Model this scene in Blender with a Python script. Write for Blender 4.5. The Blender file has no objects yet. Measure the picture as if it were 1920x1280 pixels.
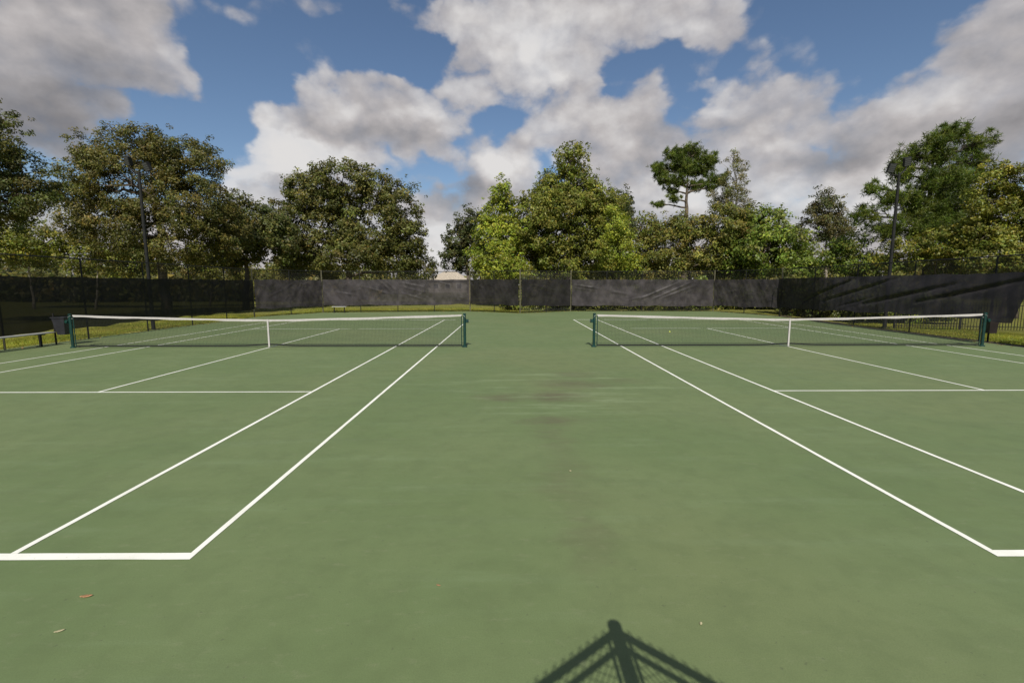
import bpy, bmesh, math, random
import numpy as np
from mathutils import Vector, Matrix
R = math.radians
random.seed(7); rng = np.random.default_rng(7)
S = bpy.context.scene
COL = S.collection

# ------------------------------------------------------------------ camera
cam = bpy.data.cameras.new('camera'); co = bpy.data.objects.new('camera', cam); COL.objects.link(co)
cam.sensor_width = 36.0; cam.lens = 872.9/1920*36; cam.clip_start = .05; cam.clip_end = 4000
co.location = (0, -15.149, 2.035)
co.rotation_euler = (R(90)-.1217, R(.07), -.0044)
S.camera = co
# ------------------------------------------------------------------ sun, sky, exposure
SUN_EL = R(46)
sl = bpy.data.lights.new('sun', 'SUN'); so = bpy.data.objects.new('sun', sl); COL.objects.link(so)
sl.energy = 5.0; sl.angle = R(.3); sl.color = (1, .95, .86)
so.location = (0, -40, 40); so.rotation_euler = (R(90)-SUN_EL, 0, R(0.4))
S.view_settings.view_transform = 'Standard'; S.view_settings.look = 'None'
S.view_settings.gamma = 1; S.view_settings.use_curve_mapping = False
S.view_settings.exposure = -.03

COVER = '5173848889898989898989898779878989898989898989898989898988857554|5173848889898989898989898779878989898989898989898989898988857554|1638607584888989898989898274838989898989898989898989898578654623|3933335673787981828283838377838484848485858582848893949183763008|9179151210244288797378798284858379798284848277879495949484793505|9998757110050771846165543164919565388386857774779296969793917105|9999999140060934999384703627659993329394898076818583909798998305|9499999974300705879293938985394495699194917479777268798998997905|6399999995876507359599989699621655749992884880755749377697996305|1668879996937406054558668678877758729531552560502524103169973105|0509269099933806051622070906619499988619221837482212080515430605|0505052262574452211006090507779699998264686982250706050505050505|0505050505060513223945126078909299999999989479110505050505050505|0505050505050505050505051736446261617166422008050505050505050505|0505050505050505050505050505050505050505050505050505050505050505'
BRIGHT = '5555555555555555555555555660565555555555555555555555555555555555|5555555555555555555555555660565555555555555555555555555555555555|5555555555555555555555576775625555555555555555555555565655555555|5555555555555555555555596768565555555555555860566164696355525555|5555495255555660555555565652515759565555576971617368606853505555|5554363552555980575656555545404956555551616564555145405648515555|5555383444555579998166595756587066685754495557555657504851405555|5555483838455557654848464549535758555157484953515355586458535555|5555504946495655566561555969605662606461535467595655606051535555|5555515050515956555959555661605958585856555659565555555555555555|5555545050515355555555555555566571706055555656555555555555555555|5555555452525761575555555555566671706259595958555555555555555555|5555555555555556565555555557636565636161605756555555555555555555|5555555555555555555555555555575959575656555555555555555555555555|5555555555555555555555555555555555555555555555555555555555555555'
world = bpy.data.worlds.new('World'); S.world = world; world.use_nodes = True
def nd(t, typ, **kw):
    n = t.nodes.new(typ)
    for k, v in kw.items(): setattr(n, k, v)
    return n
def val(t, sock, v):
    if hasattr(v, 'is_output'): t.links.new(v, sock)
    else: sock.default_value = v
def mth(t, op, a, b=None, c=None, clamp=False):
    n = nd(t, 'ShaderNodeMath', operation=op, use_clamp=clamp)
    val(t, n.inputs[0], a)
    if b is not None: val(t, n.inputs[1], b)
    if c is not None: val(t, n.inputs[2], c)
    return n.outputs[0]
def vmt(t, op, a, b=None):
    n = nd(t, 'ShaderNodeVectorMath', operation=op)
    val(t, n.inputs[0], a)
    if b is not None: val(t, n.inputs[1], b)
    return n.outputs['Value'] if op in ('LENGTH', 'DOT_PRODUCT') else n.outputs[0]
def mrange(t, v, a, b, c=0., d=1., smooth=True):
    n = nd(t, 'ShaderNodeMapRange', interpolation_type='SMOOTHSTEP' if smooth else 'LINEAR')
    val(t, n.inputs['Value'], v)
    for k, x in (('From Min', a), ('From Max', b), ('To Min', c), ('To Max', d)): n.inputs[k].default_value = x
    return n.outputs['Result']
def noise(t, vec, scale, detail=4., rough=.5, dist=0.):
    n = nd(t, 'ShaderNodeTexNoise'); val(t, n.inputs['Vector'], vec)
    n.inputs['Scale'].default_value = scale; n.inputs['Detail'].default_value = detail
    n.inputs['Roughness'].default_value = rough; n.inputs['Distortion'].default_value = dist
    return n
def mixc(t, fac, a, b, blend='MIX'):
    n = nd(t, 'ShaderNodeMix', data_type='RGBA', blend_type=blend)
    val(t, n.inputs[0], fac)
    for s, v in ((n.inputs[6], a), (n.inputs[7], b)):
        val(t, s, v if hasattr(v, 'is_output') else (*v, 1))
    return n.outputs[2]

AZ0, AZ1, EL0, EL1 = -.93, .93, 0., .56
def sky_rows(s): return [[int(r[i:i+2])/99 for i in range(0, len(r), 2)] for r in s.split('|')]
def sky_lookup(t, fa, fe, rows):
    """smooth field over azimuth and elevation: tent weights over elevation times profiles over azimuth"""
    acc = None; n = len(rows)
    for k in range(0, n, 3):
        ra = nd(t, 'ShaderNodeValToRGB'); re = nd(t, 'ShaderNodeValToRGB')
        ra.color_ramp.interpolation = 'EASE'; re.color_ramp.interpolation = 'EASE'
        for rp, pts in ((ra, [(i/(len(rows[0])-1), tuple(rows[k+c][i] for c in range(3))) for i in range(len(rows[0]))]),
                        (re, [(j/(n-1), tuple(float(k+c == j) for c in range(3))) for j in range(max(0, k-1), min(n, k+4))])):
            e = rp.color_ramp.elements
            while len(e) > 1: e.remove(e[-1])
            e[0].position = pts[0][0]; e[0].color = (*pts[0][1], 1)
            for p_, c_ in pts[1:]:
                q = e.new(p_); q.color = (*c_, 1)
        val(t, ra.inputs[0], fa); val(t, re.inputs[0], fe)
        d = vmt(t, 'DOT_PRODUCT', ra.outputs[0], re.outputs[0])
        acc = d if acc is None else mth(t, 'ADD', acc, d)
    return acc
def build_world():
    t = world.node_tree; t.nodes.clear()
    out = nd(t, 'ShaderNodeOutputWorld'); bg = nd(t, 'ShaderNodeBackground')
    sky = nd(t, 'ShaderNodeTexSky', sky_type='NISHITA', sun_disc=False)
    sky.sun_elevation = SUN_EL; sky.sun_rotation = R(180); sky.altitude = 20
    sky.air_density = 1.0; sky.dust_density = .25; sky.ozone_density = 3.0
    tc = nd(t, 'ShaderNodeTexCoord'); p = tc.outputs['Generated']
    pz = vmt(t, 'MULTIPLY', p, (1, 1, 1.35))
    w1 = noise(t, pz, 6., 5., .55)                       # billows bend the outline
    q = vmt(t, 'ADD', p, vmt(t, 'MULTIPLY', vmt(t, 'SUBTRACT', w1.outputs['Color'], (.5, .5, .5)), (.15, .15, .11)))
    sx = nd(t, 'ShaderNodeSeparateXYZ'); t.links.new(q, sx.inputs[0])
    az = mth(t, 'ARCTAN2', sx.outputs[0], sx.outputs[1]); el = mth(t, 'ARCSINE', sx.outputs[2])
    fa = mrange(t, az, AZ0, AZ1, 0, 1, False); fe = mrange(t, el, EL0, EL1, 0, 1, False)
    cov = sky_lookup(t, fa, fe, sky_rows(COVER)); bri = sky_lookup(t, fa, fe, sky_rows(BRIGHT))
    # the rest of the sky (sides, back, overhead): broken cloud of the same kind
    gn = noise(t, pz, 2.6, 2., .5)
    gen = mrange(t, gn.outputs['Fac'], .45, .63)
    sp = nd(t, 'ShaderNodeSeparateXYZ'); t.links.new(p, sp.inputs[0])
    wv = mth(t, 'MULTIPLY', mrange(t, sp.outputs[1], .40, .58), mrange(t, sp.outputs[2], .60, .50))
    def mixf(f, a, b):
        mx = nd(t, 'ShaderNodeMix', data_type='FLOAT'); val(t, mx.inputs[0], f); val(t, mx.inputs[2], a); val(t, mx.inputs[3], b); return mx.outputs[0]
    cov = mixf(wv, gen, cov); bri = mixf(wv, .52, bri)
    f0 = noise(t, pz, 8., 10., .57)
    g0 = noise(t, pz, 11., 6., .52); g1 = noise(t, vmt(t, 'ADD', pz, (.004, 0., .02)), 11., 6., .52)
    vo = nd(t, 'ShaderNodeTexVoronoi', feature='F1'); val(t, vo.inputs['Vector'], vmt(t, 'ADD', pz, vmt(t, 'MULTIPLY', w1.outputs['Color'], (.1, .1, .1))))
    vo.inputs['Scale'].default_value = 17.; vo.inputs['Detail'].default_value = 1.; vo.inputs['Roughness'].default_value = .5
    puff = mth(t, 'SUBTRACT', .52, vo.outputs['Distance'])
    dn = mth(t, 'ADD', cov, mth(t, 'MULTIPLY', mth(t, 'SUBTRACT', f0.outputs['Fac'], .5), 1.1))
    dn = mth(t, 'ADD', dn, mth(t, 'MULTIPLY', puff, .38))
    dn = mth(t, 'ADD', dn, mrange(t, sp.outputs[2], .12, .02, 0., .6))     # clouds close up towards the horizon
    op = mrange(t, dn, .28, .62)
    op = mth(t, 'MULTIPLY', op, mrange(t, cov, .0, .55, .2, 1.))
    lit = mth(t, 'MULTIPLY', mth(t, 'SUBTRACT', g0.outputs['Fac'], g1.outputs['Fac']), .72)
    sh = mth(t, 'ADD', mth(t, 'MULTIPLY', mth(t, 'SUBTRACT', bri, .53), 2.0), .66)
    sh = mth(t, 'ADD', sh, lit)
    sh = mth(t, 'ADD', sh, mth(t, 'MULTIPLY', puff, .13))
    sh = mth(t, 'ADD', sh, mth(t, 'MULTIPLY', mth(t, 'SUBTRACT', f0.outputs['Fac'], .5), .34))
    sh = mth(t, 'ADD', sh, 0., clamp=True)
    rp = nd(t, 'ShaderNodeValToRGB'); val(t, rp.inputs[0], sh)
    e = rp.color_ramp.elements
    e[0].position = .12; e[0].color = (.20, .205, .235, 1)
    e[1].position = 1.; e[1].color = (.86, .84, .83, 1)
    for ps, cc in ((.3, (.285, .275, .285)), (.5, (.40, .385, .395)), (.7, (.56, .53, .53))):
        k = e.new(ps); k.color = (*cc, 1)
    cl = vmt(t, 'MULTIPLY', rp.outputs[0], (CLOUD_GAIN,)*3)
    thin = mrange(t, dn, .3, 1.05, .72, 1.)
    c = mixc(t, mth(t, 'MULTIPLY', op, thin), sky.outputs[0], cl)
    t.links.new(c, bg.inputs['Color']); bg.inputs['Strength'].default_value = .092
    t.links.new(bg.outputs[0], out.inputs[0])
CLOUD_GAIN = 9.5
build_world()
world.cycles.sampling_method = 'MANUAL'; world.cycles.sample_map_resolution = 256
# ------------------------------------------------------------------ helpers
def tag(o, label=None, cat=None, group=None, kind=None):
    if label: o['label'] = label
    if cat: o['category'] = cat
    if group: o['group'] = group
    if kind: o['kind'] = kind
    return o
def empty(name, loc=(0, 0, 0), rz=0):
    o = bpy.data.objects.new(name, None); COL.objects.link(o); o.empty_display_size = .3
    o.location = loc; o.rotation_euler = (0, 0, rz); return o
class MB:
    def __init__(s): s.v = []; s.f = []
    def add(s, vs, fs):
        b = len(s.v); s.v += [tuple(x) for x in vs]; s.f += [tuple(i+b for i in f) for f in fs]; return s
    def box(s, x0, x1, y0, y1, z0, z1):
        vs = [(x, y, z) for z in (z0, z1) for y in (y0, y1) for x in (x0, x1)]
        return s.add(vs, [(0, 2, 3, 1), (4, 5, 7, 6), (0, 1, 5, 4), (2, 6, 7, 3), (0, 4, 6, 2), (1, 3, 7, 5)])
    def tube(s, pts, rad, n=8, caps=True):
        pts = [Vector(p) for p in pts]
        rad = rad if isinstance(rad, (list, tuple)) else [rad]*len(pts)
        rings = []; prev = None
        for i, p in enumerate(pts):
            d = (pts[min(i+1, len(pts)-1)]-pts[max(i-1, 0)])
            d = d.normalized() if d.length > 1e-9 else Vector((0, 0, 1))
            if prev is None:
                a = d.cross(Vector((0, 0, 1)) if abs(d.z) < .9 else Vector((1, 0, 0))).normalized()
            else:
                a = (prev - d*prev.dot(d)); a = a.normalized() if a.length > 1e-6 else d.orthogonal().normalized()
            prev = a; b = d.cross(a)
            rings.append([p + (a*math.cos(2*math.pi*k/n)+b*math.sin(2*math.pi*k/n))*rad[i] for k in range(n)])
        vs = [v for r in rings for v in r]; fs = []
        for i in range(len(pts)-1):
            for k in range(n):
                fs.append((i*n+k, i*n+(k+1) % n, (i+1)*n+(k+1) % n, (i+1)*n+k))
        if caps:
            fs.append(tuple(range(n))[::-1]); fs.append(tuple((len(pts)-1)*n+k for k in range(n)))
        return s.add(vs, fs)
    def build(s, name, m, parent=None, smooth=False, loc=None, bevel=0):
        me = bpy.data.meshes.new(name); me.from_pydata(s.v, [], s.f); me.validate(); me.update()
        if smooth:
            me.polygons.foreach_set('use_smooth', [True]*len(me.polygons))
        if bevel:
            bm = bmesh.new(); bm.from_mesh(me)
            bmesh.ops.bevel(bm, geom=list(bm.edges), offset=bevel, segments=2, profile=.5, affect='EDGES')
            bm.to_mesh(me); bm.free()
        me.materials.append(M[m]); o = bpy.data.objects.new(name, me); COL.objects.link(o)
        if parent: o.parent = parent
        if loc: o.location = loc
        return o
# ------------------------------------------------------------------ materials
M = {}
def mat(name, col, rough=.6, metal=0., spec=.5, var=0., scale=5., bump=0., bscale=60.):
    m = bpy.data.materials.new(name); m.use_nodes = True; t = m.node_tree
    b = t.nodes['Principled BSDF']; b.inputs['Roughness'].default_value = rough
    b.inputs['Metallic'].default_value = metal; b.inputs['Specular IOR Level'].default_value = spec
    tc = nd(t, 'ShaderNodeTexCoord')
    if var:
        n = noise(t, tc.outputs['Object'], scale, 6., .6)
        f = mrange(t, n.outputs['Fac'], .3, .7, 0, 1)
        t.links.new(mixc(t, f, tuple(c*(1-var) for c in col), tuple(min(1, c*(1+var)) for c in col)), b.inputs['Base Color'])
    else: b.inputs['Base Color'].default_value = (*col, 1)
    if bump:
        n = noise(t, tc.outputs['Object'], bscale, 4., .6)
        bp = nd(t, 'ShaderNodeBump'); bp.inputs['Strength'].default_value = bump; bp.inputs['Distance'].default_value = .02
        t.links.new(n.outputs['Fac'], bp.inputs['Height']); t.links.new(bp.outputs[0], b.inputs['Normal'])
    M[name] = m; return m, t, b
mat('post_black', (.014, .014, .013), .65, spec=.25, var=.3, scale=9)
mat('post_olive', (.105, .095, .055), .6, var=.35, scale=6)
mat('wire', (.02, .02, .02), .5)
mat('net_cord', (.012, .016, .014), .7)
mat('net_band', (.006, .008, .007), .8)
mat('net_white', (.45, .425, .405), .7, var=.08, scale=14)
mat('post_green', (.005, .034, .028), .4, var=.25, scale=12)
mat('steel', (.35, .36, .36), .4, metal=.8)
m_, t_, b_ = mat('line_white', (.80, .80, .74), .75)
tc_ = nd(t_, 'ShaderNodeTexCoord'); w1_ = noise(t_, tc_.outputs['Object'], 2.2, 6., .65); w2_ = noise(t_, tc_.outputs['Object'], 45., 5., .7)
c_ = mixc(t_, mrange(t_, w1_.outputs['Fac'], .35, .75, 0, .45), (.80, .80, .73), (.60, .60, .50))
c_ = mixc(t_, mrange(t_, w2_.outputs['Fac'], .60, .74, 0, .65), c_, (.30, .33, .20))
t_.links.new(c_, b_.inputs['Base Color'])
mat('bench_alu', (.42, .42, .40), .45, metal=.3, var=.1)
mat('bin_dark', (.022, .023, .028), .5, var=.3)
mat('bin_red', (.016, .011, .011), .5, var=.3)
mat('lens', (.06, .062, .066), .4)
mat('ball', (.62, .68, .12), .9)
mat('bark', (.10, .078, .055), .9, var=.45, scale=4, bump=.6, bscale=12)
mat('bark_pale', (.30, .26, .20), .9, var=.35, scale=4, bump=.5, bscale=12)
mat('bark_dark', (.035, .028, .02), .9, var=.4, scale=4, bump=.6, bscale=12)
mat('house_wall', (.40, .35, .27), .8, var=.06, scale=1)
mat('house_roof', (.42, .36, .28), .85, var=.15, scale=2)
mat('glass', (.03, .04, .05), .1)
mat('dead_leaf', (.36, .19, .09), .7, var=.35, scale=60)
mat('pale_leaf', (.42, .38, .22), .7, var=.2, scale=60)
mat('road', (.22, .215, .21), .85, var=.1, scale=2)
mat('soil', (.055, .04, .025), .95, var=.5, scale=3, bump=.8, bscale=20)

def leaf_material(name, trans=.28):
    m = bpy.data.materials.new(name); m.use_nodes = True; t = m.node_tree; t.nodes.clear()
    o = nd(t, 'ShaderNodeOutputMaterial'); a = nd(t, 'ShaderNodeAttribute', attribute_name='Col')
    d = nd(t, 'ShaderNodeBsdfPrincipled'); d.inputs['Roughness'].default_value = .5; d.inputs['Specular IOR Level'].default_value = .3
    tr = nd(t, 'ShaderNodeBsdfTranslucent'); mx = nd(t, 'ShaderNodeMixShader'); mx.inputs[0].default_value = trans
    t.links.new(a.outputs['Color'], d.inputs['Base Color'])
    t.links.new(mixc(t, 1., a.outputs['Color'], (1.1, 1.25, .6), 'MULTIPLY'), tr.inputs['Color'])
    t.links.new(d.outputs[0], mx.inputs[1]); t.links.new(tr.outputs[0], mx.inputs[2]); t.links.new(mx.outputs[0], o.inputs[0])
    M[name] = m
leaf_material('leaf'); leaf_material('grass_blade', .3)

def windscreen_material(name, ca, cb, tr_):
    m = bpy.data.materials.new(name); m.use_nodes = True; t = m.node_tree
    b = t.nodes['Principled BSDF']; o = t.nodes['Material Output']
    tc = nd(t, 'ShaderNodeTexCoord')
    n = noise(t, tc.outputs['Object'], 1.3, 6., .6)
    t.links.new(mixc(t, mrange(t, n.outputs['Fac'], .3, .7), ca, cb), b.inputs['Base Color'])
    b.inputs['Roughness'].default_value = .5; b.inputs['Specular IOR Level'].default_value = .18
    tr = nd(t, 'ShaderNodeBsdfTransparent'); mx = nd(t, 'ShaderNodeMixShader')
    mx.inputs[0].default_value = tr_
    t.links.new(b.outputs[0], mx.inputs[1]); t.links.new(tr.outputs[0], mx.inputs[2]); t.links.new(mx.outputs[0], o.inputs[0])
    M[name] = m
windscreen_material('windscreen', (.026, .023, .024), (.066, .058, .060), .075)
windscreen_material('windscreen_shaded', (.007, .007, .007), (.016, .015, .015), .055)  # same cloth, grazing-sun shade of the lawn side put into its colour
windscreen_material('windscreen_dark', (.013, .012, .012), (.030, .027, .027), .06)  # picket side's weaker sunlight painted in as darker cloth; middle panels share it

STAINS = [(.8, -6.8, .8, .5, 1.), (1.35, -5.8, .9, .6, .9), (-.2, -6.85, .7, .34, .75), (1.5, -4.7, .7, .45, .6), (.62, -8.3, .6, .3, .85), (.62, -9.1, .3, .9, .4), (.6, -10.4, .35, 1.2, .38), (2.3, -5.4, .8, .35, .4), (.62, -11.6, .25, .8, .4)]
def court_material():
    m, t, b = mat('court', (.2, .25, .12), .68, spec=.35)
    tc = nd(t, 'ShaderNodeTexCoord'); P = tc.outputs['Object']
    big = noise(t, P, .35, 5., .55)
    c = mixc(t, mrange(t, big.outputs['Fac'], .3, .7), (.120, .170, .067), (.146, .190, .082))
    st = noise(t, vmt(t, 'MULTIPLY', P, (.35, 2.6, 1)), 1.1, 6., .62)      # squeegee strokes across the court
    c = mixc(t, mth(t, 'MULTIPLY', mrange(t, st.outputs['Fac'], .5, .74), .42), c, (.180, .240, .122))
    st2 = noise(t, vmt(t, 'MULTIPLY', P, (.28, 3.4, 1)), .9, 5., .6, .4)
    c = mixc(t, mth(t, 'MULTIPLY', mrange(t, st2.outputs['Fac'], .54, .8), .5), c, (.115, .150, .070))
    warm = noise(t, P, .16, 3., .5)
    c = mixc(t, mth(t, 'MULTIPLY', mrange(t, warm.outputs['Fac'], .45, .7), .45), c, (.160, .178, .078))
    # standing-water stains between the courts
    wn = noise(t, vmt(t, 'MULTIPLY', P, (.7, 1.8, 1)), 1.4, 5., .6)
    Q = vmt(t, 'ADD', P, vmt(t, 'MULTIPLY', vmt(t, 'SUBTRACT', wn.outputs['Color'], (.5, .5, .5)), (1.2, .8, 0)))
    acc = None
    for (x, y, rx, ry, w) in STAINS:
        d = vmt(t, 'LENGTH', vmt(t, 'MULTIPLY', vmt(t, 'SUBTRACT', Q, (x, y, 0)), (1/rx, 1/ry, 0)))
        k = mrange(t, d, 1.2, .1, 0, w); acc = k if acc is None else mth(t, 'MAXIMUM', acc, k)
    wn2 = noise(t, vmt(t, 'MULTIPLY', P, (.6, 2.5, 1)), 3., 6., .65)
    acc = mth(t, 'MULTIPLY', acc, mrange(t, wn2.outputs['Fac'], .3, .62, .35, 1.))
    c = mixc(t, mth(t, 'MULTIPLY', acc, .9), c, (.108, .092, .058))
    # pale dried rims around them
    d = vmt(t, 'LENGTH', vmt(t, 'MULTIPLY', vmt(t, 'SUBTRACT', Q, (.9, -6.2, 0)), (1/3.2, 1/2.6, 0)))
    rim = mth(t, 'MULTIPLY', mrange(t, d, 1.1, .3), mrange(t, st.outputs['Fac'], .5, .66))
    c = mixc(t, mth(t, 'MULTIPLY', mth(t, 'MULTIPLY', rim, .5), mth(t, 'SUBTRACT', 1., acc)), c, (.245, .30, .165))
    mid = noise(t, P, 3.2, 7., .68)
    c = mixc(t, mth(t, 'MULTIPLY', mrange(t, mid.outputs['Fac'], .40, .70), .42), c, (.098, .130, .054))
    mid2 = noise(t, vmt(t, 'MULTIPLY', P, (1., 2.2, 1)), 6., 6., .7)
    c = mixc(t, mth(t, 'MULTIPLY', mrange(t, mid2.outputs['Fac'], .54, .72), .42), c, (.19, .215, .115))
    fine = noise(t, P, 110., 4., .75)
    c = mixc(t, mth(t, 'MULTIPLY', mrange(t, fine.outputs['Fac'], .38, .66), .42), c, (.095, .122, .05))
    sp = noise(t, P, 26., 2., .5)
    c = mixc(t, mth(t, 'MULTIPLY', mrange(t, sp.outputs['Fac'], .68, .76), .5), c, (.08, .09, .05))
    t.links.new(c, b.inputs['Base Color'])
    bp = nd(t, 'ShaderNodeBump'); bp.inputs['Strength'].default_value = .25; bp.inputs['Distance'].default_value = .004
    t.links.new(fine.outputs['Fac'], bp.inputs['Height']); t.links.new(bp.outputs[0], b.inputs['Normal'])
    r = noise(t, P, 1.2, 4., .6)
    t.links.new(mrange(t, r.outputs['Fac'], .3, .7, .6, .8), b.inputs['Roughness'])
court_material()
def lawn_material():
    m, t, b = mat('lawn', (.1, .11, .03), .95, spec=.1)
    tc = nd(t, 'ShaderNodeTexCoord'); P = tc.outputs['Object']
    a = noise(t, P, .25, 6., .6); f = noise(t, P, 9., 6., .7)
    c = mixc(t, mrange(t, a.outputs['Fac'], .3, .7), (.165, .18, .035), (.23, .21, .055))
    c = mixc(t, mth(t, 'MULTIPLY', mrange(t, f.outputs['Fac'], .35, .7), .6), c, (.10, .115, .022))
    t.links.new(c, b.inputs['Base Color'])
    bp = nd(t, 'ShaderNodeBump'); bp.inputs['Strength'].default_value = .8; bp.inputs['Distance'].default_value = .06
    t.links.new(f.outputs['Fac'], bp.inputs['Height']); t.links.new(bp.outputs[0], b.inputs['Normal'])
lawn_material()

# ------------------------------------------------------------------ ground, court
H = 3.0
FL = [(-15.72, -9.6), (-16.3, 14.6), (-13.8, 19.3), (-3.05, 20.6), (.72, 18.1), (4.65, 20.6), (15.5, 20.35), (17.75, 15.4), (16.85, -9.0)]
tag(MB().add([(-900, -500, -.05), (900, -500, -.05), (900, 1500, -.05), (-900, 1500, -.05)], [(0, 1, 2, 3)]).build('lawn', 'lawn'), kind='structure')
slab = [(-16.15, -19), (-16.25, 14.55), (-13.75, 19.3), (-3.05, 20.55), (.72, 18.0), (4.65, 20.55), (15.4, 20.2), (17.1, 15.2), (16.3, -9), (16.2, -19)]
def wobble(poly, step=.5, amp=.03):
    out = []
    for i, a in enumerate(poly):
        b = poly[(i+1) % len(poly)]; n = max(1, int(math.dist(a, b)/step))
        for k in range(n):
            j = random.uniform(-amp, amp)
            out.append((a[0]+(b[0]-a[0])*k/n+j, a[1]+(b[1]-a[1])*k/n+random.uniform(-amp, amp)))
    return out
sp_ = wobble(slab); n_ = len(sp_)
court = MB()
court.v = [(x, y, 0) for x, y in sp_]+[(x, y, -.12) for x, y in sp_]
court.f = [tuple(range(n_))]+[(i, i+n_, (i+1) % n_+n_, (i+1) % n_) for i in range(n_)]
court = tag(court.build('tennis_court', 'court'), kind='structure')
edge = MB()       # bare soil along the slab; at the back its darkness stands for windscreen shadow
cx_, cy_ = .6, 4.
o_ = wobble([(x+(.95 if x > cx_ else -.5)*(abs(x-cx_) > 9), y+(.5 if y > 14 else 0)) for x, y in slab], .5, .14)
n_ = len(o_)
edge.v = [(x, y, -.04) for x, y in o_]; edge.f = [tuple(range(n_))]
tag(edge.build('soil_shade_strip', 'soil'), kind='structure')

W, SG, L, V = 5.485, 4.115, 11.885, 6.40
XL, XR = -7.88, 9.15
def line(name, x0, x1, y0, y1):
    mb = MB(); along = (x1-x0) > (y1-y0); n = max(1, int(max(x1-x0, y1-y0)/.22)); j = lambda: random.uniform(-.0022, .0022)
    for i in range(n+1):
        t = i/n
        if along: x = x0+(x1-x0)*t; mb.v += [(x, y0+j(), .004), (x, y1+j(), .004)]
        else: y = y1+(y0-y1)*t; mb.v += [(x0+j(), y, .004), (x1+j(), y, .004)]
    mb.f = [(2*i, 2*i+2, 2*i+3, 2*i+1) for i in range(n)]
    mb.build(name, 'line_white', court)
lw = .05
for X in (XL, XR):
    for s in (-1, 1):
        y0, y1 = (-L, -L+.085) if s < 0 else (L-.085, L)
        line('baseline', X-W, X+W, y0, y1)
        for q in (W, SG):
            a, b = (X+s*q, X+s*(q-lw)) if True else (0, 0)
            line('sideline', min(a, b), max(a, b), -L+.085, L-.085)
        line('service_line', X-SG+lw, X+SG-lw, s*V-.025, s*V+.025)
        line('center_mark', X-.025, X+.025, min(s*(L-.085), s*(L-.2)), max(s*(L-.085), s*(L-.2)))
        line('center_service_line', X-.025, X+.025, min(0, s*(V-.025)), max(0, s*(V-.025)))

# ------------------------------------------------------------------ nets
PX = W+.914
def top(x): return .914+(1.07-.914)*(abs(x)/PX)**1.25
def bot(x): return .035+.045*math.exp(-(x/.55)**2)
def band(z0f, z1f, th, xs, yo=0):
    mb = MB(); vs = []; fs = []
    for x in xs:
        y = yo
        vs += [(x, y-th, z0f(x)), (x, y-th, z1f(x)), (x, y+th, z1f(x)), (x, y+th, z0f(x))]
    for i in range(len(xs)-1):
        for k in range(4): fs.append((i*4+k, i*4+(k+1) % 4, i*4+4+(k+1) % 4, i*4+4+k))
    return mb.add(vs, fs+[(0, 1, 2, 3), tuple(4*(len(xs)-1)+k for k in (3, 2, 1, 0))])
def make_net(X, label):
    r = empty('tennis_net', (X, 0, 0)); tag(r, label, 'tennis net', 'nets of the two courts')
    xs = [(-PX+.09)+(2*PX-.18)*i/96 for i in range(97)]
    band(lambda x: top(x)-.064-.007*math.sin(x*3.1+X)-.004*math.sin(x*7.7), lambda x: top(x)+.004*math.sin(x*2.3+X*2), .007, xs).build('headband', 'net_white', r)
    band(bot, lambda x: bot(x)+.045, .006, xs).build('bottom_band', 'net_band', r)
    mesh = MB(); c = .0021
    x = -PX+.12
    while x < PX-.1:
        a, b = bot(x)+.045, top(x)-.078
        mesh.add([(x-c, -c, a), (x+c, -c, a), (x, c, a), (x-c, -c, b), (x+c, -c, b), (x, c, b)], [(0, 1, 4, 3), (1, 2, 5, 4), (2, 0, 3, 5)])
        x += .045
    for k in range(1, 20):
        u = k/20; pts = xs[::4]
        for i in range(len(pts)-1):
            z = [bot(q)+.045+(top(q)-.078-bot(q)-.045)*u for q in pts[i:i+2]]
            mesh.add([(pts[i], -c, z[0]-c), (pts[i], -c, z[0]+c), (pts[i], c, z[0]), (pts[i+1], -c, z[1]-c), (pts[i+1], -c, z[1]+c), (pts[i+1], c, z[1])], [(0, 1, 4, 3), (1, 2, 5, 4), (2, 0, 3, 5)])
    tag(mesh.build('netting', 'net_cord', r), kind='stuff')
    st = MB(); st.box(-.026, .026, -.016, -.010, .012, .918).box(-.026, .026, .010, .016, .05, .918).box(-.026, .026, -.0159, .0159, .9185, .9225)
    st.build('center_strap', 'net_white', r)
    MB().tube([(0, -.013, 0), (0, -.013, .03)], .018, 8).build('strap_anchor', 'steel', r)
    for s in (-1, 1):
        p = MB(); p.tube([(s*PX, 0, 0), (s*PX, 0, 1.085)], .046, 16)
        p.tube([(s*PX, 0, 1.0851), (s*PX, 0, 1.10), (s*PX, 0, 1.108)], [.052, .05, .02], 16)
        post = p.build('net_post', 'post_green', r, smooth=False)
        MB().tube([(s*PX, 0, .001), (s*PX, 0, .03), (s*PX, 0, .045)], [.085, .08, .05], 16).build('ground_collar', 'post_green', post)
        w = MB()
        w.box(min(s*(PX+.046), s*(PX+.13)), max(s*(PX+.046), s*(PX+.13)), -.05, .05, .80, .91)
        w.tube([(s*(PX+.088), -.075, .855), (s*(PX+.088), .075, .855)], .042, 12)
        w.tube([(s*(PX+.131), 0, .855), (s*(PX+.17), 0, .855)], .014, 8)
        w.build('winch', 'post_green', post)
        MB().tube([(s*(PX+.055), 0, .92), (s*(PX+.02), -.06, 1.0), (s*(PX-.05), -.02, 1.05)], .006, 6).build('net_cable', 'steel', post)
        MB().tube([(s*(PX-.10), 0, .03), (s*(PX-.10), 0, 1.03)], .014, 8).build('lacing_rod', 'post_green', r)
        for z in (.15, .35, .55, .75, .95):
            MB().tube([(s*(PX-.045), 0, z), (s*(PX-.10), 0, z+.01)], .006, 6).build('lacing_clip', 'net_white' if z > .9 else 'net_cord', r)
    return r
make_net(XL, 'tennis net of the court beside the lawn and bench, with a white headband')
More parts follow.
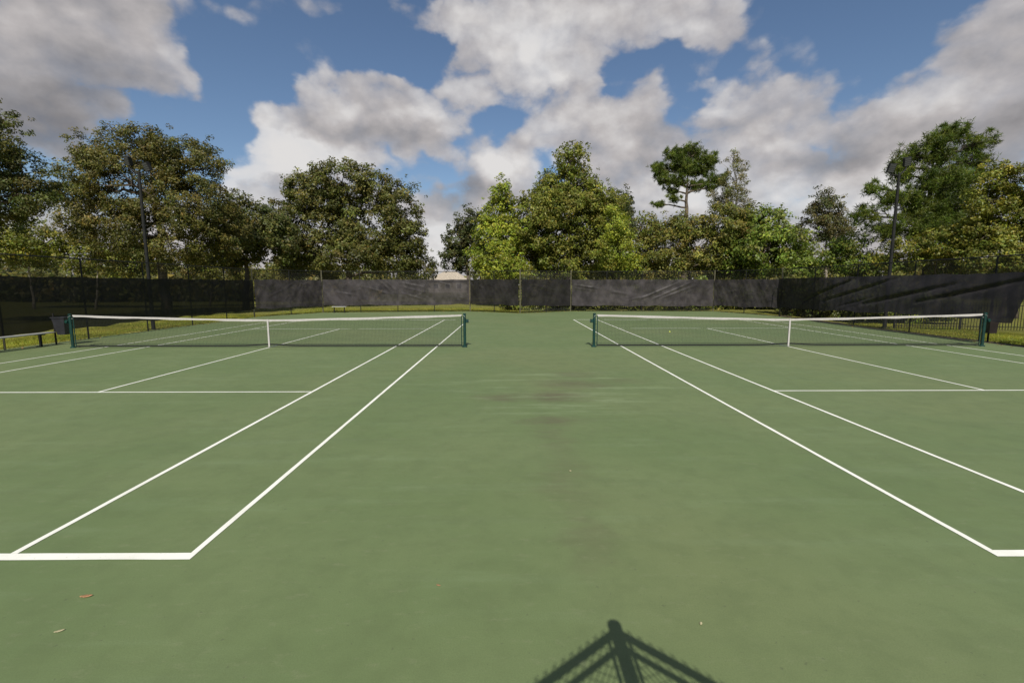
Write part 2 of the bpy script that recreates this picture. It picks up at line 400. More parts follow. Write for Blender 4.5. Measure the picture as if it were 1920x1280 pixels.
make_net(XR, 'tennis net of the court beside the picket fence, with a tennis ball lying behind it')

# ------------------------------------------------------------------ chain-link fences
def chain(p, q, z0, z1, pitch=.075, w=.0021):
    """diagonal wires of a chain-link panel between p and q"""
    p, q = Vector((*p, 0)), Vector((*q, 0)); Ln = (q-p).length; d = (q-p)/Ln; n = Vector((-d.y, d.x, 0))
    h = z1-z0; vs = []; fs = []
    for s in (1, -1):
        x = -h
        while x < Ln+h:
            a, b = (x, x+h) if s > 0 else (x+h, x)     # bottom x, top x
            za, zb = z0, z1
            def cut(a, b, za, zb):
                ts = [0., 1.]
                for lim in (0, Ln):
                    t = (lim-a)/(b-a); ts.append(min(1, max(0, t)))
                t0, t1 = (min(max((0-a)/(b-a), 0), 1), min(max((Ln-a)/(b-a), 0), 1))
                t0, t1 = min(t0, t1), max(t0, t1)
                return t0, t1
            t0, t1 = cut(a, b, za, zb)
            if t1-t0 > .01:
                A = p+d*(a+(b-a)*t0); A.z = za+(zb-za)*t0; B = p+d*(a+(b-a)*t1); B.z = za+(zb-za)*t1
                e = (B-A).normalized(); u = e.cross(n)*w; m = n*w
                k = len(vs); vs += [A+u, A-u*.5+m, A-u*.5-m, B+u, B-u*.5+m, B-u*.5-m]
                fs += [(k, k+1, k+4, k+3), (k+1, k+2, k+5, k+4), (k+2, k, k+3, k+5)]
            x += pitch
    mb = MB(); mb.v = [tuple(v) for v in vs]; mb.f = fs; return mb
def post(mb, x, y, r, h):
    mb.tube([(x, y, -.1), (x, y, h)], r, 10); mb.tube([(x, y, h+.001), (x, y, h+.03), (x, y, h+.045)], [r*1.06, r*1.0, r*.35], 10)
def fence(a, b, n, label, terminals=(True, True), olive=True, h=H, z0=.04, near=False):
    r = empty('chain_link_fence', (a[0], a[1], 0)); tag(r, label, 'fence')
    A = Vector((0, 0)); B = Vector((b[0]-a[0], b[1]-a[1])); d = B.normalized(); nrm = Vector((-d.y, d.x))
    for i in range(n+1):
        if (i == 0 and not terminals[0]) or (i == n and not terminals[1]): continue
        t = i in (0, n); q = A+(B-A)*i/n
        m = MB(); post(m, q.x, q.y, .043 if t else .028, h+.05 if t else h-.03)
        m.build('post', 'post_olive' if ((t or (n == 8 and i == 3)) and olive) else 'post_black', r)
    o = nrm*0.0
    MB().tube([(o.x, o.y, h), (B.x+o.x, B.y+o.y, h)], .022, 8).build('top_rail', 'post_black', r)
    wm = chain((nrm.x*.035, nrm.y*.035), (B.x+nrm.x*.035, B.y+nrm.y*.035), z0, h+.03)
    tag(wm.build('chain_mesh', 'wire', r), kind='stuff')
    MB().tube([(nrm.x*.03, nrm.y*.03, z0+.03), (B.x+nrm.x*.03, B.y+nrm.y*.03, z0+.03)], .003, 5).build('tension_wire', 'wire', r)
    return r
fence(FL[0], FL[1], 8, 'long black chain-link fence along the lawn behind the bench', (True, True), olive=True)
fence(FL[1], FL[2], 2, 'short angled chain-link fence cutting the corner on the lawn side', (False, True))
fence(FL[2], FL[3], 4, 'back chain-link fence in front of the big dense oak', (False, True))
fence(FL[3], FL[4], 2, 'angled chain-link fence in front of the bright yellow-green tree', (False, True))
fence(FL[4], FL[5], 2, 'angled chain-link fence under the tallest pyramidal tree', (False, True))
fence(FL[5], FL[6], 4, 'back chain-link fence in front of the brown shrubs and tall pine', (False, True))
fence(FL[6], FL[7], 2, 'short angled chain-link fence in front of the lush green tree', (False, True))
fence(FL[7], FL[8], 7, 'long chain-link fence with sagging screen beside the picket fence', (False, True), olive=False)
# the fence corner right beside the camera, whose shadow falls on the near court
NP = (.645, -12.546-3.05/math.tan(SUN_EL))
def near_fence(dx, dy, label, with_post):
    ln = 3.4; k = math.hypot(dx, dy); d = Vector((dx/k, dy/k)); r = empty('chain_link_fence', (*NP, 0)); tag(r, label, 'fence')
    if with_post:
        m = MB(); post(m, 0, 0, .041, 3.0); m.build('post', 'post_black', r)
    e = d*ln; m = MB(); post(m, e.x, e.y, .034, 3.0); m.build('post', 'post_black', r)
    MB().tube([(d.x*.03, d.y*.03, 2.965), (e.x, e.y, 2.965)], .024, 10).build('top_rail', 'post_black', r)
    MB().tube([(d.x*.03, d.y*.03, 2.845), (e.x, e.y, 2.845)], .017, 10).build('top_rail', 'post_black', r)
    for s in (.075,):
        MB().tube([(d.x*s, d.y*s, .05), (d.x*s, d.y*s, 2.98)], .011, 6).build('tension_bar', 'post_black', r)
    tag(chain((d.x*.05, d.y*.05), (e.x, e.y), .04, 3.04, .066, .0027).build('chain_mesh', 'wire', r), kind='stuff')
near_fence(-.78, -.62, 'near chain-link fence running back along the bench court', True)
near_fence(.74, -.67, 'near chain-link fence running back along the picket-fence court', False)

# ------------------------------------------------------------------ windscreens on the fences
def windscreen(a, b, zt, zb, folds, label, sag=0., seed=0, gap=.08, zbf=None, ripple=.012, off=.07, crease=2.2, billow=None, m='windscreen'):
    a = Vector((*a, 0)); b = Vector((*b, 0)); d = (b-a); Ln = d.length; d /= Ln; n = Vector((d.y, -d.x, 0))   # n looks into the court
    nx = max(8, int((Ln-2*gap)/.07)); nz = 34; rs = np.random.default_rng(seed)
    ph = rs.uniform(0, 6.28, 12)
    folds = list(folds)
    for _ in range(int(Ln*crease)):
        x0 = rs.uniform(0, Ln); z0 = rs.uniform(zb+.2, zt); an = rs.normal(.25, .55); l_ = rs.uniform(.35, 1.3)
        folds.append((x0, z0, x0+l_*math.cos(an), z0+l_*math.sin(an), rs.uniform(.008, .026)*rs.choice((-1, 1)), rs.uniform(.03, .07)))
    vs = []
    for j in range(nz+1):
        v = j/nz
        for i in range(nx+1):
            x = gap+(Ln-2*gap)*i/nx
            z_t = zt - .025*abs(math.sin(x*math.pi/1.35)) - .012*math.sin(x*2.3+ph[0]); z_b = (zbf(x/Ln) if zbf else zb)+.03*math.sin(x*1.9+ph[1])+.02*math.sin(x*4.7+ph[2])
            z = z_b+(z_t-z_b)*v
            o = off+ripple*(math.sin(x*5.1+z*2.2+ph[3])+.7*math.sin(x*9.7-z*4.+ph[4])+.6*math.sin(z*7+x*1.7+ph[5])+.5*math.sin(x*15+z*9+ph[6]))
            if billow: o += billow(x)*(1-v)
            o += sag*math.sin(math.pi*v)*(.6+.4*math.sin(x*1.1+ph[7]))
            for (x0, z0, x1, z1, amp, wd) in folds:
                ex, ez = x1-x0, z1-z0; q = max(0, min(1, ((x-x0)*ex+(z-z0)*ez)/(ex*ex+ez*ez)))
                bow = .12*math.sin(q*math.pi)
                dd = math.hypot(x-x0-q*ex, z-z0-q*ez+bow*0)
                o += amp*math.exp(-(dd/wd)**2)*math.sin(math.pi*min(1, .12+q*.88))
            p_ = a+d*x+n*max(.052, o); vs.append((p_.x, p_.y, z))
    fs = [(j*(nx+1)+i, j*(nx+1)+i+1, (j+1)*(nx+1)+i+1, (j+1)*(nx+1)+i) for j in range(nz) for i in range(nx)]
    mb = MB(); mb.v = vs; mb.f = fs
    return tag(mb.build('windscreen', m, smooth=True), label, 'windscreen')
windscreen(FL[0], FL[1], 2.33, .46, [], 'long black windscreen on the fence behind the bench and lawn', seed=1, ripple=.008, crease=.5, m='windscreen_shaded')
windscreen(FL[1], FL[2], 2.38, .50, [(1.2, 2.2, 1.5, 1.6, .03, .05), (3.6, 2.2, 3.3, 1.7, .03, .05)], 'dark windscreen on the short angled fence at the lawn corner', seed=2)
windscreen(FL[2], FL[3], 2.42, .52, [(4.1, 2.35, 5.0, 1.5, .05, .05), (4.5, 2.35, 5.3, 1.6, .05, .045), (3.0, 1.9, 5.5, 1.1, .03, .06), (5.6, 2.2, 7.6, 1.8, .035, .05), (5.6, 1.9, 7.8, 1.35, .03, .05), (5.7, 1.4, 7.7, .8, .03, .06), (8.0, 1.9, 9.0, .8, .03, .06), (8.2, 2.3, 9.6, 1.9, .03, .05), (1.0, 1.5, 2.7, 1.2, .03, .06)], 'wrinkled grey windscreen on the back fence in front of the dense oak', seed=3, ripple=.016)
windscreen(FL[3], FL[4], 2.42, .56, [(.9, 2.0, 1.3, 1.7, .05, .06)], 'dark windscreen under the bright yellow-green tree', seed=4, m='windscreen_dark')
windscreen(FL[4], FL[5], 2.42, .44, [(.6, 2.1, 3.5, 1.5, .03, .08)], 'dark windscreen under the tallest pyramidal tree', seed=5, m='windscreen_dark', zbf=lambda t: .52-.12*t)
windscreen(FL[5], FL[6], 2.40, .42, [(.3, 2.0, 2.4, 1.65, .05, .05), (.3, 1.75, 2.2, 1.5, .03, .05), (5.2, .9, 8.6, 2.35, .06, .06), (6.2, .9, 9.4, 2.3, .06, .05), (6.8, .95, 9.6, 2.0, .05, .05), (4.2, .8, 6.5, 1.3, .03, .06), (2.8, 1.6, 4.6, 1.2, .03, .08)], 'grey windscreen with diagonal creases in front of the brown shrubs and pine', seed=6, ripple=.012, zbf=lambda t: .42-.06*t)
windscreen(FL[6], FL[7], 2.38, .46, [], 'dark flat windscreen in front of the lush green tree', seed=7, zbf=lambda t: .42+.06*t)
windscreen(FL[7], (17.17, -.35), 2.42, .6, [(3.0, 1.0, 7.5, 2.35, -.17, .075), (5.5, 1.1, 10.2, 2.38, -.16, .07), (8.6, 1.1, 13.2, 2.1, -.17, .08), (11.6, 1.3, 16.0, 2.35, -.16, .07), (2.0, 1.5, 4.5, 2.35, -.06, .05), (7.0, .9, 9.4, 1.5, -.06, .05)], 'black windscreen sagging in deep diagonal folds by the picket fence', seed=8, sag=.06, zbf=lambda t: .50+.30*min(1, t*1.42), ripple=.012, off=.24, crease=.8, m='windscreen_dark', billow=lambda x: .75*max(0, min(1, (x-2.2)/4))**1.3)

# ------------------------------------------------------------------ benches, bins, lights, picket fence, house
def bench(x, y, rz, ln, label):
    r = empty('bench', (x, y, 0), rz); tag(r, label, 'bench', 'courtside benches')
    for q in (-.082, .082): MB().box(-ln/2, ln/2, q-.07, q+.07, .42, .455).build('seat_plank', 'bench_alu', r, bevel=.006)
    for s in (-1, 1):
        m = MB(); m.box(s*ln*.36-.03, s*ln*.36+.03, -.03, .03, .012, .385); m.box(s*ln*.36-.035, s*ln*.36+.035, -.15, .15, .3855, .419); m.box(s*ln*.36-.05, s*ln*.36+.05, -.12, .12, .001, .0119)
        m.build('leg', 'post_black', r)
bench(-15.6, -.75, R(91), 2.9, 'pale plank bench along the long lawn-side fence, near the net post')
bench(-12.5, 19.05, R(7), 1.0, 'small pale bench at the foot of the back fence')
def bin_(x, y, z, w0, w1, h, m, label, rim, on_post):
    r = empty('waste_bin', (x, y, z)); tag(r, label, 'waste bin', 'courtside bins')
    b = MB(); t = .012; vs = []
    def ring(w, zz): return [(-w, -w*.8, zz), (w, -w*.8, zz), (w, w*.8, zz), (-w, w*.8, zz)]
    vs = ring(w0, 0)+ring(w1, h)+ring(w1-t, h)+ring(w0-t, t)
    fs = [(3, 2, 1, 0)]
    for k in range(4):
        q = (k+1) % 4; fs += [(k, q, 4+q, 4+k), (4+k, 4+q, 8+q, 8+k), (8+k, 8+q, 12+q, 12+k)]
    fs.append((12, 13, 14, 15)); b.add(vs, fs).build('bucket', m, r)
    k = MB(); pts = [Vector(v) for v in ring(w1+.012, h-.02)]
    k.tube(pts+[pts[0]], .014, 6).build('rim', rim, r)
    s = MB(); s.tube([(on_post[0]-x, on_post[1]-y, -z), (on_post[0]-x, on_post[1]-y, h+.12)], .025, 8); s.build('support_post', 'post_black', r)
    MB().tube([(on_post[0]-x, on_post[1]-y, h*.7), (0, 0, h*.7)], .015, 6).build('bracket', 'post_black', r)
bin_(-15.25, .75, .36, .13, .22, .60, 'bin_dark', 'dark grey tapered bin next to the net post by the bench', 'bin_dark', (-15.55, .75))
bin_(16.86, 1.05, .32, .13, .16, .48, 'bin_red', 'dark bin with a pale rim by the net post near the picket fence', 'steel', (16.86, 1.4))

def light_pole(x, y, h, arm, label, tilt):
    r = empty('light_pole', (x, y, 0)); tag(r, label, 'light pole', 'court light poles')
    MB().tube([(0, 0, -.05), (0, 0, h)], [.08, .055], 14).build('pole', 'post_black', r)
    MB().box(-.16, .16, -.16, .16, -.03, .02).build('base_plate', 'post_black', r)
    cr = MB(); cr.tube([(-arm[0], 0, h-.02+arm[2]), (0, 0, h-.1), (arm[1], 0, h-.02+arm[3])], .032, 8); cr.build('cross_arm', 'post_black', r)
    for (ax, az, s) in ((-arm[0], arm[2], -1), (arm[1], arm[3], 1)):
        hd = MB(); hd.box(-.14, .14, -.07, .07, -.19, .19); hd.box(-.1, .1, .07, .12, -.14, .14)
        o = hd.build('lamp_head', 'post_black', r, bevel=.012); o.location = (ax, 0, h+.28+az); o.rotation_euler = (R(-24), 0, 0); o.rotation_euler = (R(20), R(-10*s*tilt), R(-14))
        MB().box(-.115, .115, -.08, -.0725, -.165, .165).build('lens', 'lens', o)
        for k in range(1, 4): MB().box(-.115, .115, -.086, -.0805, -.165+.0825*k-.004, -.165+.0825*k+.004).build('louvre', 'post_black', o)
        MB().tube([(ax, 0, h-.05+az), (ax, 0.05, h+.14+az)], .022, 6).build('bracket', 'post_black', r)
light_pole(-16.47, 6.35, 7.0, (.42, .40, .2, -.05), 'tall black light pole with two heads in front of the brown oak', 1)
light_pole(17.62, 6.6, 7.0, (.38, .30, -.05, .22), 'tall black light pole with two floodlights in front of the dark pine', 1)

r = empty('picket_fence', (17.75, 6.1, 0)); tag(r, 'low black metal picket fence beyond the sagging windscreen', 'fence')
r.rotation_euler = (0, 0, math.atan2(-1.9, 7.5))
pk = MB(); pk.box(-.009, .009, -.009, .009, .02, 1.2); pk.add([(-.009, -.009, 1.2001), (.009, -.009, 1.2001), (.009, .009, 1.2001), (-.009, .009, 1.2001), (0, 0, 1.24)], [(0, 1, 4), (1, 2, 4), (2, 3, 4), (3, 0, 4)])
k0 = pk.build('picket', 'post_black', r)
for i in range(1, 100):
    c = k0.copy(); COL.objects.link(c); c.parent = r; c.location = (i*.105, 0, 0)
for z in (.15, 1.08):
    MB().box(-.05, 10.5, .0095, .035, z-.015, z+.015).build('rail', 'post_black', r)
for i in range(5): MB().box(i*2.52-.03-.05, i*2.52+.03-.05, .0355, .0955, -.05, 1.3).build('post', 'post_black', r)

hs = empty('house', (-16.2, 112, 0)); tag(hs, 'far pale house with a beige roof in the gap between the trees', 'house')
MB().box(-5, 5, -5, 5, -.06, 3.2).build('wall', 'house_wall', hs)
MB().add([(-5.6, -5.6, 3.1), (5.6, -5.6, 3.1), (5.6, 5.6, 3.1), (-5.6, 5.6, 3.1), (-1.8, 0, 5.4), (1.8, 0, 5.4)], [(0, 1, 5, 4), (2, 3, 4, 5), (1, 2, 5), (3, 0, 4), (3, 2, 1, 0)]).build('roof', 'house_roof', hs)
for x in (-3, 0, 3):
    w = MB().box(x-.7, x+.7, -5.06, -4.98, 1., 2.3).build('window', 'line_white', hs); MB().box(x-.6, x+.6, -5.08, -5.062, 1.1, 2.2).build('pane', 'glass', w)
tag(MB().add([(-120, 66, -.035), (-4, 66, -.035), (-4, 69, -.035), (-120, 69, -.035)], [(0, 1, 2, 3)]).build('road', 'road'), kind='structure')

# tennis ball, fallen leaves
bm = bmesh.new(); bmesh.ops.create_icosphere(bm, subdivisions=3, radius=.034); me = bpy.data.meshes.new('tennis_ball'); bm.to_mesh(me); bm.free()
me.polygons.foreach_set('use_smooth', [True]*len(me.polygons)); me.materials.append(M['ball'])
ball = bpy.data.objects.new('tennis_ball', me); COL.objects.link(ball); ball.location = (6.78, 4.5, .034)
tag(ball, 'yellow tennis ball lying behind the net near the picket-fence court sideline', 'tennis ball')
seam = MB(); seam.tube([Vector((math.cos(a)+.28*math.cos(3*a), math.sin(a)-.28*math.sin(3*a), .9*math.sin(2*a))).normalized()*.0342 for a in [i*2*math.pi/48 for i in range(49)]], .0012, 5); seam.build('seam', 'net_white', ball)
def fallen(x, y, ln, wd, rz, m, label, curl=.3):
    vs = []; fs = []; n = 8
    for i in range(n+1):
        t = i/n; w = wd*math.sin(math.pi*min(1, t*.96+.04))**.8*(1+.18*math.sin(i*2.4)); z = .003+curl*ln*(t-.5)**2
        vs += [(t*ln-ln/2, -w, z+.25*w), (t*ln-ln/2, 0, z), (t*ln-ln/2, w, z+.4*w)]
    for i in range(n):
        for k in (0, 1): fs.append((i*3+k, i*3+3+k, i*3+4+k, i*3+1+k))
    mb = MB().add(vs, fs)
    o = mb.build('fallen_leaf', m, smooth=True); o.location = (x, y, .002); o.rotation_euler = (0, 0, rz)
    md = o.modifiers.new('solid', 'SOLIDIFY'); md.thickness = .0012
    tag(o, label, 'leaf', 'leaves fallen on the court')
fallen(-2.79, -12.30, .075, .012, R(12), 'dead_leaf', 'curled orange-brown leaf lying below the near baseline')
fallen(-2.67, -12.61, .05, .008, R(30), 'pale_leaf', 'thin pale leaf sliver, nearest to the orange-brown leaf')
fallen(1.15, -12.57, .028, .007, R(60), 'pale_leaf', 'tiny pale fleck beside the fence shadow')
fallen(.66, -10.25, .035, .011, R(80), 'pale_leaf', 'small pale fleck in the middle between the two courts')
fallen(-.49, -12.2, .032, .006, R(-20), 'dead_leaf', 'small brown leaf in the middle foreground')

# ------------------------------------------------------------------ foliage
def mesh_np(name, verts, nper, cols, m, parent=None):
    """verts (N*nper,3) -> N polygons of nper corners; cols (N,3)"""
    N = len(verts)//nper; me = bpy.data.meshes.new(name)
    me.vertices.add(len(verts)); me.vertices.foreach_set('co', verts.astype(np.float32).ravel())
    me.loops.add(N*nper); me.loops.foreach_set('vertex_index', np.arange(N*nper, dtype=np.int32))
    me.polygons.add(N); me.polygons.foreach_set('loop_start', (np.arange(N)*nper).astype(np.int32))
    try: me.polygons.foreach_set('loop_total', np.full(N, nper, np.int32))
    except Exception: pass
    at = me.color_attributes.new('Col', 'FLOAT_COLOR', 'POINT')
    c4 = np.ones((N*nper, 4), np.float32); c4[:, :3] = np.repeat(cols, nper, 0); at.data.foreach_set('color', c4.ravel())
    me.update(calc_edges=True); me.validate(); me.materials.append(M[m])
    o = bpy.data.objects.new(name, me); COL.objects.link(o)
    if parent: o.parent = parent
    return o
def unit(a): return a/np.maximum(1e-9, np.linalg.norm(a, axis=-1, keepdims=True))
def leaf_quads(c, size, nbias):
    N = len(c); n = unit(unit(rng.normal(size=(N, 3)))+nbias); t = unit(np.cross(n, unit(rng.normal(size=(N, 3)))))
    b = np.cross(n, t); s = size[:, None]
    w = rng.uniform(.42, .62, (N, 1))
    return np.stack([c-t*s, c+b*s*w-t*s*.1, c+t*s, c-b*s*w-t*s*.1], 1).reshape(-1, 3)
def needle_tris(c, d, ln, wd):
    N = len(c); s = unit(np.cross(d, unit(rng.normal(size=(N, 3)))))
    return np.stack([c-s*wd, c+s*wd, c+d*ln[:, None]], 1).reshape(-1, 3)
def palette(N, cols, clump, amp=.22):
    """per clump base colour out of cols plus per-leaf change"""
    cols = np.array(cols); k = clump.max()+1 if N else 1
    w = rng.dirichlet(np.full(len(cols), .7), k); base = w@cols
    base *= 1.3*np.exp(rng.normal(0, amp, (k, 1)))*np.array((1., 1.02, .72))
    c = base[clump]*np.exp(rng.normal(0, .22, (N, 1)))
    c[:, 0] *= np.exp(rng.normal(0, .12, N)); return np.clip(c, .004, .6)
def ell(N, power=1/3.):
    u = unit(rng.normal(size=(N, 3))); return u*(rng.uniform(0, 1, (N, 1))**power), u
def limb(mb, a, b, r0, r1, seg=5, wob=.12):
    a = Vector(a); b = Vector(b); L_ = (b-a).length; pts = []; rad = []
    for i in range(seg+1):
        t = i/seg; p_ = a.lerp(b, t)
        p_ += Vector((random.uniform(-1, 1), random.uniform(-1, 1), random.uniform(-.4, 1)))*wob*L_*math.sin(math.pi*t)*.5
        pts.append(p_); rad.append(r0+(r1-r0)*t)
    mb.tube(pts, rad, 7); return pts
def tree(name, x, y, lobes, cols, label, leaf=0.11, dens=1., trunk_r=.3, bark='bark', kind='broad', clump_r=.6, fork=.35, group=None, amp=.22, shell=.55, cat='tree', lean=0., twigs=1):
    r = empty(name, (x, y, -.06)); tag(r, label, cat, group)
    C, QU, NB, CL, tips = [], [], [], [], []; nc = 0
    for (lx, lz, rx, rz) in lobes:
        ry = .5*(rx+rz)*random.uniform(.85, 1.1); oy = random.uniform(-.5, .5)*rx
        area = 4*math.pi*((rx*ry)**1.6/3+(rx*rz)**1.6/3+(ry*rz)**1.6/3)**(1/1.6)
        n = max(5, int(area*dens*.62/(clump_r**2)))
        u = unit(rng.normal(size=(n, 3))); rad = shell+(1.0-shell)*rng.uniform(0, 1, (n, 1))**.6; rad = rad+(rng.uniform(0, 1, (n, 1)) < .16)*rng.uniform(.03, .2, (n, 1))
        cc = np.array((lx, oy, lz))+u*rad*np.array((rx, ry, rz)); cc[:, 2] = np.maximum(cc[:, 2], .15)
        ns = max(2, n//5)                                   # shoots that break the outline
        us = unit(rng.normal(size=(ns, 3))*np.array((1, 1, .5))+np.array((0, 0, .9)))
        cc = np.concatenate([cc, np.array((lx, oy, lz))+us*rng.uniform(1.0, 1.36, (ns, 1))*np.array((rx, ry, rz))]); u = np.concatenate([u, us]); n0 = n; n += ns
        tips.append(((lx, oy, lz), (rx, ry, rz), cc))
        for k in range(n):
            R_ = clump_r*(random.uniform(.5, 1.3) if k < n0 else random.uniform(.3, .6))*min(1, .55+.45*min(rx, rz))
            m_ = max(6, int(26*(R_/leaf)**2*.115))
            if kind == 'pine':
                m_ = 110
            q, qu = ell(m_, .45); q *= np.array((1, 1, .72))*R_
            if kind == 'pine': q = qu*.12*R_+np.repeat(rng.normal(size=(10, 3))*R_*.55, 11, 0)
            QU.append(qu)
            C.append(cc[k]+q); NB.append(np.repeat((u[k]*.7+np.array((0, -.1, .55)))[None], m_, 0)+qu*.35); CL.append(np.full(m_, nc)); nc += 1
    C = np.concatenate(C); NB = np.concatenate(NB); QU = np.concatenate(QU); CL = np.concatenate(CL); N = len(C)
    col = palette(N, cols, CL, amp)
    if kind == 'pine':
        vs = []
        d = unit(QU+.25*unit(rng.normal(size=(N, 3)))+np.array((0, 0, .25)))
        vs = needle_tris(C, d, rng.uniform(.18, .36, N), leaf)
        mesh_np('crown', vs, 3, col, 'leaf', r)
    else:
        mesh_np('crown', leaf_quads(C, rng.uniform(.6, 1.25, N)*leaf, NB), 4, col, 'leaf', r)
    # wood
    zt = max(l[1] for l in lobes); mb = MB()
    mid = Vector((lean+sum(l[0] for l in lobes)/len(lobes)*.35, 0, zt*fork))
    limb(mb, (0, 0, -.1), mid, trunk_r, trunk_r*.72, 6, .05)
    hi = Vector((sum(l[0] for l in lobes)/len(lobes)*.6+lean, 0, zt*.86)); axis = limb(mb, mid, hi, trunk_r*.7, trunk_r*.15, 7, .06)
    for (c, rr, cc) in tips:
        c = Vector(c); best = min(axis, key=lambda p_: (p_-c).length+max(0, p_.z-c.z+.3)*3)
        b0 = limb(mb, best, c, trunk_r*.32, trunk_r*.1, 5, .14)
        for k in range(0, len(cc), max(1, int(3/twigs))):
            if k > 26*twigs: break
            limb(mb, b0[-1].lerp(b0[-3], random.random()), Vector(cc[k]), trunk_r*.09+.006, .008, 3, .2)
    mb.build('trunk', bark, r, smooth=True); NLEAF.append(N); return r

NLEAF = []
OAK = [(.062, .078, .024), (.085, .090, .032), (.045, .058, .020), (.105, .085, .035)]
OAKB = [(.090, .085, .026), (.110, .085, .030), (.060, .066, .022), (.125, .100, .030), (.05, .06, .02)]
OAKG = [(.080, .088, .026), (.102, .100, .032), (.056, .066, .022), (.115, .096, .034)]
YEL = [(.205, .225, .030), (.170, .200, .030), (.225, .210, .040), (.115, .150, .024)]
OLV = [(.150, .158, .030), (.175, .162, .036), (.105, .122, .026), (.135, .118, .036), (.082, .112, .026)]
DRK = [(.040, .056, .022), (.055, .066, .028), (.075, .066, .030)]
BRN = [(.130, .112, .036), (.150, .108, .042), (.110, .120, .030), (.090, .112, .024), (.125, .130, .030)]
GRN = [(.086, .130, .020), (.118, .158, .026), (.062, .092, .020), (.140, .155, .032), (.115, .110, .032)]
PIN = [(.062, .092, .016), (.085, .112, .022), (.044, .066, .016), (.11, .118, .028)]
GLD = [(.150, .134, .024), (.115, .125, .024), (.190, .150, .030), (.075, .096, .022), (.09, .115, .022)]
